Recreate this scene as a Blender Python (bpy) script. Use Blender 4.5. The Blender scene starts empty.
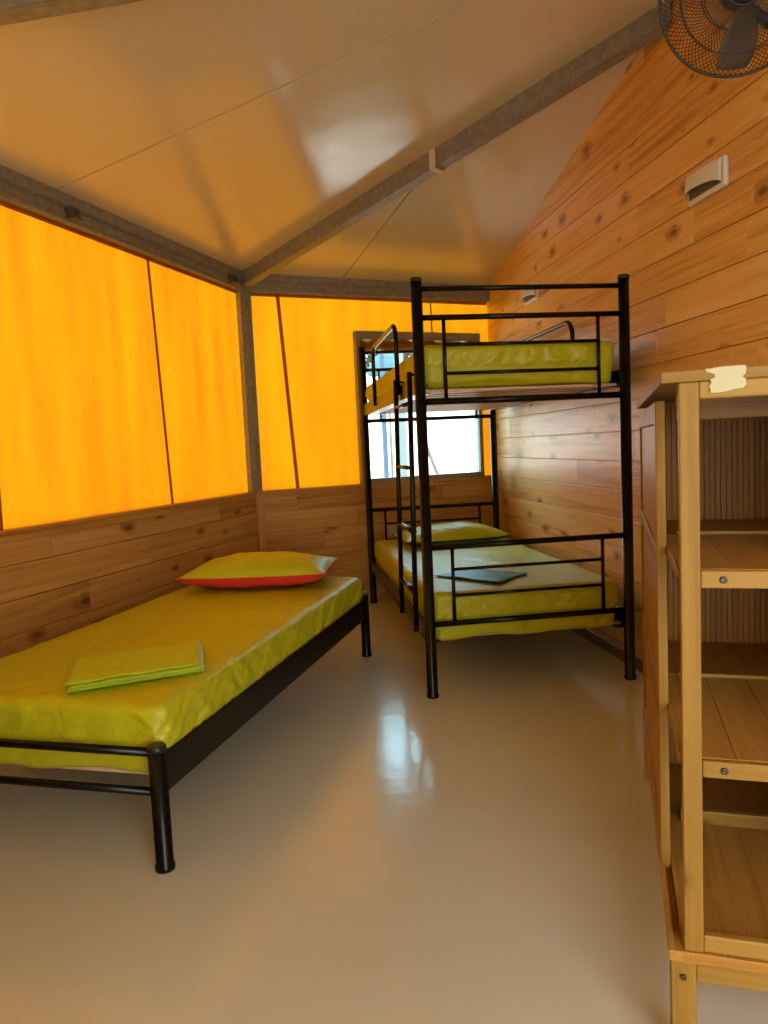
import bpy, bmesh, math, random
from mathutils import Vector, Matrix, noise

C = bpy.context.scene.collection
sc = bpy.context.scene
PI = math.pi

# ------------------------------------------------------------------ camera
CAM = Vector((-0.6301, -3.2514, 1.1467))
YAW, PITCH, ROLL, FPX = 0.1359, 0.0882, -0.0461, 746.38
F = Vector((math.sin(YAW)*math.cos(PITCH), math.cos(YAW)*math.cos(PITCH), -math.sin(PITCH)))
R0 = Vector((math.cos(YAW), -math.sin(YAW), 0)); U0 = R0.cross(F)
RR = math.cos(ROLL)*R0 + math.sin(ROLL)*U0; UU = -math.sin(ROLL)*R0 + math.cos(ROLL)*U0
cd = bpy.data.cameras.new('camera'); cam = bpy.data.objects.new('camera', cd); C.objects.link(cam)
cam.matrix_world = Matrix(((RR.x, UU.x, -F.x, CAM.x), (RR.y, UU.y, -F.y, CAM.y), (RR.z, UU.z, -F.z, CAM.z), (0, 0, 0, 1)))
cd.sensor_fit = 'HORIZONTAL'; cd.sensor_width = 36; cd.lens = FPX/768*36; cd.clip_start = 0.02
sc.camera = cam

# ------------------------------------------------------------------ world light
w = bpy.data.worlds.new('daylight'); sc.world = w; w.use_nodes = True
nt = w.node_tree; bg = nt.nodes['Background']
tc = nt.nodes.new('ShaderNodeTexCoord'); sep = nt.nodes.new('ShaderNodeSeparateXYZ')
rmp = nt.nodes.new('ShaderNodeValToRGB')
nt.links.new(tc.outputs['Generated'], sep.inputs[0]); nt.links.new(sep.outputs['Z'], rmp.inputs[0])
rmp.color_ramp.elements[0].position = 0.0; rmp.color_ramp.elements[0].color = (0.38, 0.87, 1.0, 1)
rmp.color_ramp.elements[1].position = 0.8; rmp.color_ramp.elements[1].color = (0.45, 0.80, 1.0, 1)
# the sun-side sky (behind the camera, -y) is a warmer haze than the side seen through the window
wm = nt.nodes.new('ShaderNodeMapRange'); nt.links.new(sep.outputs['Y'], wm.inputs[0])
wm.inputs[1].default_value = -0.2; wm.inputs[2].default_value = 0.6
wx = nt.nodes.new('ShaderNodeMix'); wx.data_type = 'RGBA'; nt.links.new(wm.outputs[0], wx.inputs[0])
wx.inputs[6].default_value = (1.0, 0.97, 0.86, 1); nt.links.new(rmp.outputs[0], wx.inputs[7])
nt.links.new(wx.outputs[2], bg.inputs['Color'])
bg.inputs['Strength'].default_value = 7.6

vs = sc.view_settings
vs.view_transform = 'Standard'; vs.look = 'None'; vs.gamma = 1.0; vs.use_curve_mapping = False
vs.exposure = 0.0
cy = sc.cycles
cy.max_bounces = 12; cy.diffuse_bounces = 6; cy.glossy_bounces = 4; cy.transmission_bounces = 6
cy.sample_clamp_indirect = 6.0; cy.use_denoising = True; cy.caustics_reflective = False

# ------------------------------------------------------------------ materials
def new_mat(name):
    m = bpy.data.materials.new(name); m.use_nodes = True
    n = m.node_tree.nodes; l = m.node_tree.links
    return m, n, l, n['Principled BSDF']
def node(n, t, **kw):
    x = n.new(t)
    for k, v in kw.items(): setattr(x, k, v)
    return x
def plain(name, col, rough=0.5, metal=0.0, spec=0.5, coat=0.0):
    m, n, l, b = new_mat(name)
    b.inputs['Base Color'].default_value = (*col, 1); b.inputs['Roughness'].default_value = rough
    b.inputs['Metallic'].default_value = metal; b.inputs['Specular IOR Level'].default_value = spec
    b.inputs['Coat Weight'].default_value = coat
    return m
def math_n(n, l, op, a, b=None, clamp=False):
    x = n.new('ShaderNodeMath'); x.operation = op; x.use_clamp = clamp
    for i, v in enumerate((a, b)):
        if v is None: continue
        if isinstance(v, (int, float)): x.inputs[i].default_value = v
        else: l.new(v, x.inputs[i])
    return x.outputs[0]

def pine(name, cols, rough=0.38, knots=1.0, gscale=1.0, coat=0.15, spec=.4):
    """UV: u = metres along the grain, v = metres across; attribute 'tone' = one random value per board"""
    m, n, l, b = new_mat(name)
    uv = n.new('ShaderNodeUVMap'); uv.uv_map = 'UVMap'
    sp = n.new('ShaderNodeSeparateXYZ'); l.new(uv.outputs[0], sp.inputs[0])
    # knots
    kc = n.new('ShaderNodeCombineXYZ')
    l.new(math_n(n, l, 'MULTIPLY', sp.outputs[0], 3.2), kc.inputs[0]); l.new(math_n(n, l, 'MULTIPLY', sp.outputs[1], 6.5), kc.inputs[1])
    vo = n.new('ShaderNodeTexVoronoi'); vo.voronoi_dimensions = '2D'; vo.inputs['Scale'].default_value = 1.0
    vo.inputs['Randomness'].default_value = 1.0; l.new(kc.outputs[0], vo.inputs['Vector'])
    vsep = n.new('ShaderNodeSeparateColor'); l.new(vo.outputs['Color'], vsep.inputs[0])
    size = math_n(n, l, 'MULTIPLY', math_n(n, l, 'SUBTRACT', vsep.outputs[0], 0.62, True), 0.23*knots)
    # distorted distance
    nk = n.new('ShaderNodeTexNoise'); nk.inputs['Scale'].default_value = 2.2; nk.inputs['Detail'].default_value = 3
    l.new(kc.outputs[0], nk.inputs['Vector'])
    dist = math_n(n, l, 'ADD', vo.outputs['Distance'], math_n(n, l, 'MULTIPLY', math_n(n, l, 'SUBTRACT', nk.outputs[0], .5), .12))
    core = n.new('ShaderNodeMapRange'); core.interpolation_type = 'SMOOTHSTEP'
    l.new(math_n(n, l, 'SUBTRACT', dist, size), core.inputs[0]); core.inputs[1].default_value = 0.045; core.inputs[2].default_value = -0.02
    core.inputs[3].default_value = 0; core.inputs[4].default_value = 1
    halo = n.new('ShaderNodeMapRange'); halo.interpolation_type = 'SMOOTHSTEP'
    l.new(math_n(n, l, 'SUBTRACT', dist, math_n(n, l, 'MULTIPLY', size, 2.4)), halo.inputs[0]); halo.inputs[1].default_value = 0.12; halo.inputs[2].default_value = -0.03
    has = n.new('ShaderNodeMapRange'); l.new(vsep.outputs[0], has.inputs[0]); has.inputs[1].default_value = .62; has.inputs[2].default_value = .66
    # grain: stretched noise, warped round the knots
    warp = math_n(n, l, 'MULTIPLY', halo.outputs[0], 0.030)
    gc = n.new('ShaderNodeCombineXYZ')
    l.new(math_n(n, l, 'MULTIPLY', sp.outputs[0], 1.1*gscale), gc.inputs[0])
    l.new(math_n(n, l, 'MULTIPLY', math_n(n, l, 'ADD', sp.outputs[1], warp), 26.0*gscale), gc.inputs[1])
    g1 = n.new('ShaderNodeTexNoise'); g1.inputs['Scale'].default_value = 1.0; g1.inputs['Detail'].default_value = 5; g1.inputs['Distortion'].default_value = 0.6
    l.new(gc.outputs[0], g1.inputs['Vector'])
    gc2 = n.new('ShaderNodeCombineXYZ')
    l.new(math_n(n, l, 'MULTIPLY', sp.outputs[0], 3.0*gscale), gc2.inputs[0])
    l.new(math_n(n, l, 'MULTIPLY', math_n(n, l, 'ADD', sp.outputs[1], warp), 150.0*gscale), gc2.inputs[1])
    g2 = n.new('ShaderNodeTexNoise'); g2.inputs['Scale'].default_value = 1.0; g2.inputs['Detail'].default_value = 3
    l.new(gc2.outputs[0], g2.inputs['Vector'])
    big = n.new('ShaderNodeTexNoise'); big.inputs['Scale'].default_value = 0.9; big.inputs['Detail'].default_value = 2
    l.new(gc.outputs[0], big.inputs['Vector'])
    at = n.new('ShaderNodeAttribute'); at.attribute_name = 'tone'
    f = math_n(n, l, 'ADD', math_n(n, l, 'MULTIPLY', g1.outputs[0], 0.75), math_n(n, l, 'MULTIPLY', g2.outputs[0], 0.28))
    f = math_n(n, l, 'ADD', f, math_n(n, l, 'MULTIPLY', math_n(n, l, 'SUBTRACT', at.outputs['Fac'], .5), 0.20))
    f = math_n(n, l, 'ADD', f, math_n(n, l, 'MULTIPLY', math_n(n, l, 'MULTIPLY', halo.outputs[0], has.outputs[0]), -0.22))
    cr = n.new('ShaderNodeValToRGB'); l.new(f, cr.inputs[0])
    e = cr.color_ramp.elements
    e[0].position = 0.30; e[0].color = (*cols[0], 1); e[1].position = 0.74; e[1].color = (*cols[2], 1)
    mid = e.new(0.5); mid.color = (*cols[1], 1)
    mx = n.new('ShaderNodeMix'); mx.data_type = 'RGBA'
    l.new(math_n(n, l, 'MULTIPLY', math_n(n, l, 'MULTIPLY', core.outputs[0], has.outputs[0]), 0.82), mx.inputs[0])
    l.new(cr.outputs[0], mx.inputs[6]); mx.inputs[7].default_value = (cols[0][0]*.28, cols[0][1]*.22, cols[0][2]*.2, 1)
    l.new(mx.outputs[2], b.inputs['Base Color'])
    b.inputs['Roughness'].default_value = rough; b.inputs['Coat Weight'].default_value = coat; b.inputs['Coat Roughness'].default_value = .22; b.inputs['Specular IOR Level'].default_value = spec
    bu = n.new('ShaderNodeBump'); bu.inputs['Strength'].default_value = .12; bu.inputs['Distance'].default_value = .003
    l.new(g2.outputs[0], bu.inputs['Height']); l.new(bu.outputs[0], b.inputs['Normal'])
    return m

def fabric(name, col, col2, bump=.5, rough=.40, sheen=.0):
    m, n, l, b = new_mat(name)
    t = n.new('ShaderNodeTexCoord')
    nz = n.new('ShaderNodeTexNoise'); nz.inputs['Scale'].default_value = 7; nz.inputs['Detail'].default_value = 4; nz.inputs['Distortion'].default_value = 1.2
    l.new(t.outputs['Object'], nz.inputs['Vector'])
    mx = n.new('ShaderNodeMix'); mx.data_type = 'RGBA'; l.new(nz.outputs[0], mx.inputs[0])
    mx.inputs[6].default_value = (*col, 1); mx.inputs[7].default_value = (*col2, 1)
    l.new(mx.outputs[2], b.inputs['Base Color'])
    b.inputs['Specular IOR Level'].default_value = .45; b.inputs['Roughness'].default_value = rough; b.inputs['Sheen Weight'].default_value = sheen; b.inputs['Sheen Roughness'].default_value = .4
    mp = n.new('ShaderNodeMapping'); mp.inputs['Scale'].default_value = (5, 5, 5); l.new(t.outputs['Object'], mp.inputs[0])
    w1 = n.new('ShaderNodeTexNoise'); w1.inputs['Scale'].default_value = 2.2; w1.inputs['Detail'].default_value = 5; w1.inputs['Distortion'].default_value = 1.6
    l.new(mp.outputs[0], w1.inputs['Vector'])
    bu = n.new('ShaderNodeBump'); bu.inputs['Strength'].default_value = bump; bu.inputs['Distance'].default_value = .012
    l.new(w1.outputs[0], bu.inputs['Height']); l.new(bu.outputs[0], b.inputs['Normal'])
    return m

M = {}
M['pine_wall'] = pine('pine_boards', [(.50, .24, .055), (.80, .45, .125), (.88, .59, .23)])
M['pine_low'] = pine('pine_wainscot', [(.32, .145, .038), (.54, .28, .078), (.66, .39, .13)])
M['pine_trim'] = pine('pine_trim', [(.36, .16, .04), (.55, .27, .07), (.66, .36, .11)], knots=.7)
M['base_trim'] = pine('dark_skirting', [(.13, .045, .02), (.22, .085, .035), (.30, .12, .05)], knots=.5)
M['bamboo'] = pine('bamboo_frame', [(.23, .125, .022), (.32, .185, .036), (.40, .24, .055)], knots=.0, gscale=.8, rough=.42, coat=0, spec=.2)
M['bamboo_dark'] = pine('bamboo_boards', [(.27, .125, .022), (.38, .19, .04), (.47, .25, .062)], knots=.0, gscale=1.2, rough=.36, coat=0, spec=.2)
M['bamboo_slat'] = pine('bamboo_slats', [(.26, .105, .014), (.33, .145, .022), (.38, .175, .030)], knots=.0, gscale=.9, rough=.45, coat=0, spec=.2)
M['bed_slat'] = pine('bed_slats', [(.55, .38, .24), (.66, .48, .32), (.72, .56, .40)], knots=.3, rough=.5)
M['sheet'] = fabric('lime_sheet', (.53, .56, .015), (.47, .50, .012), bump=.6)
M['sheet2'] = fabric('lime_folded_sheet', (.48, .63, .03), (.42, .58, .028), bump=.25)
M['pillow_green'] = fabric('lime_pillowcase', (.50, .58, .02), (.44, .52, .018), bump=.4)
M['pillow_red'] = fabric('red_pillow_underside', (.75, .055, .04), (.68, .04, .035), bump=.25)
M['sheet_dark'] = fabric('dark_green_sheet', (.030, .085, .085), (.02, .06, .06), bump=.25)
M['black'] = plain('black_powder_coat', (.003, .003, .004), .24, 0, .25)
M['black2'] = plain('black_plastic_cap', (.012, .012, .012), .42)
M['white_plastic'] = plain('white_plastic', (.72, .70, .62), .35)
M['grey_plastic'] = plain('smoked_recess', (.10, .09, .07), .5)
M['screw'] = plain('steel_screw', (.06, .055, .05), .3, .8)
M['hole'] = plain('screw_recess', (.05, .02, .01), .8)
M['strap'] = plain('cream_strap', (.70, .60, .42), .6)
M['fan_black'] = plain('fan_wire', (.014, .012, .012), .38)
M['fan_blade'] = plain('fan_blade', (.11, .085, .06), .4)
M['socket'] = plain('cream_socket', (.55, .48, .36), .45)
M['tape'] = plain('masking_tape', (.56, .53, .36), .8)
M['ground'] = plain('outside_gravel', (.62, .62, .60), .9)
M['whitewall'] = plain('white_render', (.85, .87, .88), .8)
M['bluepost'] = plain('blue_paint', (.008, .055, .12), .5)
M['paleblue'] = plain('pale_blue_paint', (.09, .15, .18), .5)
M['cyan'] = plain('turquoise_tarp', (.006, .085, .12), .5)
M['steelpaint'] = plain('grey_brace', (.07, .085, .085), .5)
M['leaf'] = plain('olive_leaf', (.035, .036, .010), .6)
M['bark'] = plain('bark', (.16, .11, .07), .8)

def galv():
    m, n, l, b = new_mat('galvanised_steel')
    t = n.new('ShaderNodeTexCoord'); z = n.new('ShaderNodeTexNoise'); z.inputs['Scale'].default_value = 30; z.inputs['Detail'].default_value = 4
    l.new(t.outputs['Object'], z.inputs['Vector'])
    cr = n.new('ShaderNodeValToRGB'); l.new(z.outputs[0], cr.inputs[0])
    cr.color_ramp.elements[0].position = .3; cr.color_ramp.elements[0].color = (.22, .21, .185, 1)
    cr.color_ramp.elements[1].position = .75; cr.color_ramp.elements[1].color = (.34, .325, .29, 1)
    l.new(cr.outputs[0], b.inputs['Base Color']); b.inputs['Roughness'].default_value = .45; b.inputs['Metallic'].default_value = .25
    return m
M['galv'] = galv()
M['bracket'] = plain('dull_steel_bracket', (.10, .09, .075), .5, .3)
M['alu'] = plain('grey_window_frame', (.30, .265, .225), .4, .2)

def floor_mat():
    m, n, l, b = new_mat('painted_concrete')
    t = n.new('ShaderNodeTexCoord')
    a = n.new('ShaderNodeTexNoise'); a.inputs['Scale'].default_value = 1.3; a.inputs['Detail'].default_value = 5; l.new(t.outputs['Object'], a.inputs['Vector'])
    cr = n.new('ShaderNodeValToRGB'); l.new(a.outputs[0], cr.inputs[0])
    cr.color_ramp.elements[0].position = .3; cr.color_ramp.elements[0].color = (.60, .61, .56, 1)
    cr.color_ramp.elements[1].position = .7; cr.color_ramp.elements[1].color = (.66, .67, .61, 1)
    v = n.new('ShaderNodeTexVoronoi'); v.inputs['Scale'].default_value = 2.6; l.new(t.outputs['Object'], v.inputs['Vector'])
    sp = n.new('ShaderNodeMapRange'); l.new(v.outputs['Distance'], sp.inputs[0]); sp.inputs[1].default_value = .010; sp.inputs[2].default_value = .022
    sp.inputs[3].default_value = .45; sp.inputs[4].default_value = 1
    mx = n.new('ShaderNodeMix'); mx.data_type = 'RGBA'; mx.blend_type = 'MULTIPLY'; mx.inputs[0].default_value = 1
    l.new(cr.outputs[0], mx.inputs[6]); l.new(sp.outputs[0], mx.inputs[7]); l.new(mx.outputs[2], b.inputs['Base Color'])
    r = n.new('ShaderNodeTexNoise'); r.inputs['Scale'].default_value = 3; r.inputs['Detail'].default_value = 6; l.new(t.outputs['Object'], r.inputs['Vector'])
    mr = n.new('ShaderNodeMapRange'); l.new(r.outputs[0], mr.inputs[0]); mr.inputs[3].default_value = .10; mr.inputs[4].default_value = .22
    l.new(mr.outputs[0], b.inputs['Roughness']); b.inputs['Specular IOR Level'].default_value = .6
    bu = n.new('ShaderNodeBump'); bu.inputs['Strength'].default_value = .12; bu.inputs['Distance'].default_value = .01
    q = n.new('ShaderNodeTexNoise'); q.inputs['Scale'].default_value = 14; q.inputs['Detail'].default_value = 6; l.new(t.outputs['Object'], q.inputs['Vector'])
    l.new(q.outputs[0], bu.inputs['Height']); l.new(bu.outputs[0], b.inputs['Normal'])
    return m
M['floor'] = floor_mat()
def ceil_mat():
    m, n, l, b = new_mat('white_panel_ceiling')
    t = n.new('ShaderNodeTexCoord')
    b.inputs['Base Color'].default_value = (.66, .61, .47, 1)
    b.inputs['Roughness'].default_value = .17; b.inputs['IOR'].default_value = 1.75
    q = n.new('ShaderNodeTexNoise'); q.inputs['Scale'].default_value = 3.5; q.inputs['Detail'].default_value = 4; l.new(t.outputs['Object'], q.inputs['Vector'])
    bu = n.new('ShaderNodeBump'); bu.inputs['Strength'].default_value = .15; bu.inputs['Distance'].default_value = .02
    l.new(q.outputs[0], bu.inputs['Height']); l.new(bu.outputs[0], b.inputs['Normal'])
    return m
M['ceiling'] = ceil_mat()

def canvas_mat(name, col, k=1.0):
    m = bpy.data.materials.new(name); m.use_nodes = True
    n = m.node_tree.nodes; l = m.node_tree.links; n.clear()
    out = n.new('ShaderNodeOutputMaterial'); tr = n.new('ShaderNodeBsdfTranslucent'); df = n.new('ShaderNodeBsdfDiffuse'); mx = n.new('ShaderNodeAddShader')
    t = n.new('ShaderNodeTexCoord')
    a = n.new('ShaderNodeTexNoise'); a.inputs['Scale'].default_value = 1; a.inputs['Detail'].default_value = 5
    mp = n.new('ShaderNodeMapping'); mp.inputs['Scale'].default_value = (9, 9, .9); l.new(t.outputs['Object'], mp.inputs[0]); l.new(mp.outputs[0], a.inputs['Vector'])
    wv = n.new('ShaderNodeTexNoise'); wv.inputs['Scale'].default_value = 1; wv.inputs['Detail'].default_value = 2
    m2 = n.new('ShaderNodeMapping'); m2.inputs['Scale'].default_value = (110, 110, 45); l.new(t.outputs['Object'], m2.inputs[0]); l.new(m2.outputs[0], wv.inputs['Vector'])
    f = math_n(n, l, 'ADD', math_n(n, l, 'MULTIPLY', a.outputs[0], .7), math_n(n, l, 'MULTIPLY', wv.outputs[0], .40))
    cr = n.new('ShaderNodeValToRGB'); l.new(f, cr.inputs[0])
    cr.color_ramp.elements[0].position = .3; cr.color_ramp.elements[0].color = (col[0]*.80*k, col[1]*.60*k, col[2]*k, 1)
    cr.color_ramp.elements[1].position = .75; cr.color_ramp.elements[1].color = (min(1, col[0]*1.05)*k, col[1]*1.22*k, col[2]*k, 1)
    l.new(cr.outputs[0], tr.inputs[0]); df.inputs[0].default_value = (.40*k, .16*k, .012*k, 1)
    l.new(tr.outputs[0], mx.inputs[0]); l.new(df.outputs[0], mx.inputs[1]); l.new(mx.outputs[0], out.inputs[0])
    return m
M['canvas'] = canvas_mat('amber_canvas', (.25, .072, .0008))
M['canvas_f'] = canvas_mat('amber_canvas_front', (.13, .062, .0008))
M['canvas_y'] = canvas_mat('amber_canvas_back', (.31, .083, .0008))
M['canvas_seam'] = canvas_mat('canvas_seam', (.25, .075, .0008), .50)

def glass_mat():
    m = bpy.data.materials.new('window_glass'); m.use_nodes = True
    n = m.node_tree.nodes; l = m.node_tree.links; n.clear()
    out = n.new('ShaderNodeOutputMaterial'); t = n.new('ShaderNodeBsdfTransparent'); g = n.new('ShaderNodeBsdfGlossy'); mx = n.new('ShaderNodeMixShader')
    fr = n.new('ShaderNodeFresnel'); fr.inputs[0].default_value = 1.45; g.inputs['Roughness'].default_value = .02
    l.new(fr.outputs[0], mx.inputs[0]); l.new(t.outputs[0], mx.inputs[1]); l.new(g.outputs[0], mx.inputs[2]); l.new(mx.outputs[0], out.inputs[0])
    return m
M['glass'] = glass_mat()

# ------------------------------------------------------------------ mesh helpers
rnd = random.Random(7)
def box(bm, x0, x1, y0, y1, z0, z1, mtx=None, bev=0.0, uvdir=None, tone=None):
    """axis box; uvdir = axis index the grain runs along; adds UVs in metres with a random offset"""
    uvl = bm.loops.layers.uv.get('UVMap') or bm.loops.layers.uv.new('UVMap')
    tl = bm.verts.layers.float.get('tone') or bm.verts.layers.float.new('tone')
    r = bmesh.ops.create_cube(bm, size=1.0)
    vs_ = r['verts']
    for v in vs_:
        v.co = Vector(((x0+x1)/2 + v.co.x*(x1-x0), (y0+y1)/2 + v.co.y*(y1-y0), (z0+z1)/2 + v.co.z*(z1-z0)))
    if bev > 0:
        es = list({e for v in vs_ for e in v.link_edges})
        rr = bmesh.ops.bevel(bm, geom=es, offset=bev, segments=2, affect='EDGES', profile=.5)
        vs_ = list({v for f in rr['faces'] for v in f.verts} | {v for v in vs_ if v.is_valid})
    d = (x1-x0, y1-y0, z1-z0)
    if uvdir is None: uvdir = max(range(3), key=lambda i: d[i])
    ou, ov = rnd.uniform(0, 30), rnd.uniform(0, 30)
    if tone is None: tone = rnd.random()
    fs = {f for v in vs_ for f in v.link_faces}
    oth = [i for i in range(3) if i != uvdir]
    for f in fs:
        nn = f.normal if f.normal.length > 0 else Vector((0, 0, 1))
        f.normal_update(); nn = f.normal
        # across axis = whichever non-grain axis is more in-plane
        ac = oth[0] if abs(nn[oth[0]]) < abs(nn[oth[1]]) else oth[1]
        for lp in f.loops:
            lp[uvl].uv = (lp.vert.co[uvdir] + ou, lp.vert.co[ac] + ov)
    for v in vs_: v[tl] = tone
    if mtx is not None:
        for v in vs_: v.co = mtx @ v.co
    return vs_

def tube(bm, pts, r, seg=12, caps=True, sx=1.0, closed=False):
    pts = [Vector(p) for p in pts]
    rings = []; n = len(pts); up = None
    for i, p in enumerate(pts):
        if closed: t = (pts[(i+1) % n] - pts[i-1])
        elif i == 0: t = pts[1]-pts[0]
        elif i == n-1: t = pts[-1]-pts[-2]
        else: t = (pts[i+1]-pts[i]).normalized() + (pts[i]-pts[i-1]).normalized()
        t.normalize()
        if up is None:
            up = Vector((0, 0, 1)) if abs(t.z) < .9 else Vector((0, 1, 0))
        a = up - t*up.dot(t); a.normalize(); b = t.cross(a); up = a
        rad = r[i] if isinstance(r, (list, tuple)) else r
        rings.append([bm.verts.new(p + a*math.cos(2*PI*k/seg)*rad + b*math.sin(2*PI*k/seg)*rad*sx) for k in range(seg)])
    m = n if closed else n-1
    for i in range(m):
        A, B = rings[i], rings[(i+1) % n]
        for k in range(seg):
            f = bm.faces.new((A[k], A[(k+1) % seg], B[(k+1) % seg], B[k])); f.smooth = True
    if caps and not closed:
        bm.faces.new(rings[0][::-1]); bm.faces.new(rings[-1])

def lathe(bm, prof, base=(0, 0, 0), seg=20, mtx=None):
    rings = []
    for r, z in prof:
        rings.append([bm.verts.new((base[0]+r*math.cos(2*PI*k/seg), base[1]+r*math.sin(2*PI*k/seg), base[2]+z)) for k in range(seg)])
    for A, B in zip(rings, rings[1:]):
        for k in range(seg):
            f = bm.faces.new((A[k], A[(k+1) % seg], B[(k+1) % seg], B[k])); f.smooth = True
    bm.faces.new(rings[0][::-1]); bm.faces.new(rings[-1])
    if mtx is not None:
        for rg in rings:
            for v in rg: v.co = mtx @ v.co

def obj(name, bm, mat, parent=None, smooth_angle=None):
    bmesh.ops.recalc_face_normals(bm, faces=bm.faces)
    me = bpy.data.meshes.new(name); bm.to_mesh(me); bm.free()
    mats = mat if isinstance(mat, (list, tuple)) else [mat]
    for x in mats: me.materials.append(x)
    o = bpy.data.objects.new(name, me); C.objects.link(o)
    if parent is not None: o.parent = parent; o.matrix_parent_inverse = Matrix.Identity(4)
    return o
def rebase(o, loc):
    """put a mesh object's origin at loc (mesh data was in parent/world space)"""
    o.data.transform(Matrix.Translation(-Vector(loc))); o.location = loc
def thing(name, label, cat, loc=(0, 0, 0), rotz=0.0, group=None):
    o = bpy.data.objects.new(name, None); C.objects.link(o); o.location = loc; o.rotation_euler = (0, 0, rotz)
    o.empty_display_size = .1
    return tag(o, label, cat, group)
def tag(o, label=None, cat=None, group=None, kind=None):
    if label: o['label'] = label
    if cat: o['category'] = cat
    if group: o['group'] = group
    if kind: o['kind'] = kind
    return o
def struct(name, bm, mat, parent=None):
    o = obj(name, bm, mat, parent)
    if parent is None: o['kind'] = 'structure'
    return o

# ------------------------------------------------------------------ room geometry
WX = 1.0497
PC = Vector((-0.7932, 1.9576, 0))                       # corner between left and back wall
LA, BA = 0.4382, 1.290
DL = Vector((math.sin(LA), math.cos(LA), 0)); NL = Vector((math.cos(LA), -math.sin(LA), 0))   # along left wall (away), inward
DB = Vector((math.sin(BA), math.cos(BA), 0)); NB = Vector((math.cos(BA), -math.sin(BA), 0))   # along back wall (right), inward
LEN = 3.14
P2 = PC - DL*LEN
A3 = LA - (BA - LA)
D3 = Vector((math.sin(A3), math.cos(A3), 0)); N3 = Vector((math.cos(A3), -math.sin(A3), 0))
P3 = P2 - D3*LEN
A4 = A3 - (BA - LA)
D4 = Vector((math.sin(A4), math.cos(A4), 0)); N4 = Vector((math.cos(A4), -math.sin(A4), 0))
LEN4 = (WX - P3.x)/(-D4.x)
P4 = P3 - D4*LEN4
LENB = (WX - PC.x)/DB.x
PBR = PC + DB*LENB
EAVE, SLOPE = 2.333, 0.215
def ceil_z(x, y):
    p = Vector((x, y, 0))
    return EAVE + SLOPE*min((p-PC).dot(NL), (p-PC).dot(NB), (p-P2).dot(N3), (p-P3).dot(N4))

def frame(origin, along, inward):
    """local x = along, local y = outward(-inward), z up"""
    o = Vector(origin); a = Vector(along); i = -Vector(inward)
    return Matrix(((a.x, i.x, 0, o.x), (a.y, i.y, 0, o.y), (0, 0, 1, 0), (0, 0, 0, 1)))
FL_ = frame(PC - DL*LEN, DL, NL)      # left wall: x 0..LEN from near corner to far corner, y>0 outside
FB_ = frame(PC, DB, NB)               # back wall
F3_ = frame(P3, D3, N3)
F4_ = frame(P4, D4, N4)

# floor
bm = bmesh.new()
poly = [PC, P2, P3, P4, PBR]
out = []
ctr = sum(poly, Vector())/5
for p in poly:
    out.append(p + (p-ctr).normalized()*.12)
vt = [bm.verts.new((p.x, p.y, 0)) for p in out]; vb = [bm.verts.new((p.x, p.y, -.12)) for p in out]
bm.faces.new(vt); bm.faces.new(vb[::-1])
for i in range(5): bm.faces.new((vt[i], vb[i], vb[(i+1) % 5], vt[(i+1) % 5]))
struct('floor', bm, M['floor'])

# ceiling: four panels of a pyramidal roof cut by the right wall
def hip_pt(p, along, inward1, inward2):
    pass
bm = bmesh.new()
def hip_dir(n1, n2):
    # direction where distances to both walls grow equally
    h = (n1+n2).normalized(); return h
H1 = hip_dir(NL, NB); H2 = hip_dir(NL, N3); H3 = hip_dir(N3, N4)
def on_wall(P, H):
    t = (WX+.06 - P.x)/H.x; q = P + H*t; return q
Q1 = on_wall(PC, H1); Q2 = on_wall(P2, H2)
Q3 = P3 + H3*((WX+.06-P3.x)/H3.x)
def V(bm, p, off=0.0):
    return bm.verts.new((p.x, p.y, ceil_z(p.x, p.y)+off))
def panel(bm, pts, z=None):
    """pts: list of (Vector, reference wall point, inward)"""
    vs1 = []
    for p, w0, n0 in pts:
        vs1.append(bm.verts.new((p.x, p.y, EAVE + SLOPE*(p-w0).dot(n0))))
    f = bm.faces.new(vs1); return f
def ext(p, d): return p + d
EX = .12
def plane_panel(pts, w0, n0):
    top = [bm.verts.new((p.x, p.y, EAVE + SLOPE*(p-w0).dot(n0))) for p in pts]
    up = [bm.verts.new((p.x, p.y, EAVE + .06 + SLOPE*(p-w0).dot(n0))) for p in pts]
    bm.faces.new(top); bm.faces.new(up[::-1])
    n = len(pts)
    for i in range(n): bm.faces.new((top[i], top[(i+1) % n], up[(i+1) % n], up[i]))
cPC, cP2, cP3 = PC - H1*.13, P2 - H2*.13, P3 - H3*.13
cP4 = P4 - N4*.12; cBR = PBR - NB*.12; cBR.x = WX+.06; cP4.x = WX+.06
SEAM_L, SEAM_B = LEN-1.80, 0.70
def strips(poly_pts, w0, n0, org, along, cuts, gap=.011):
    """cut a panel polygon at seam lines perpendicular to the wall"""
    tmp = bmesh.new()
    lo = [-9] + cuts + [99]
    for a, b in zip(lo, lo[1:]):
        t = bmesh.new()
        vv = [t.verts.new(p) for p in poly_pts]; t.faces.new(vv)
        ga = gap/2
        bmesh.ops.bisect_plane(t, geom=t.verts[:]+t.edges[:]+t.faces[:], plane_co=org+along*(a+ga), plane_no=along, clear_inner=True)
        bmesh.ops.bisect_plane(t, geom=t.verts[:]+t.edges[:]+t.faces[:], plane_co=org+along*(b-ga), plane_no=along, clear_outer=True)
        for f in t.faces: plane_panel([v.co.copy() for v in f.verts], w0, n0)
        t.free()
    tmp.free()
strips([cPC, cP2, Q2, Q1], PC, NL, P2, DL, [SEAM_L])
strips([cPC, Q1, cBR], PC, NB, PC, DB, [SEAM_B])
strips([cP2, cP3, Q3, Q2], P2, N3, P3, D3, [1.3])
strips([cP3, cP4, Q3], P3, N4, P4, D4, [1.2])
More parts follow.
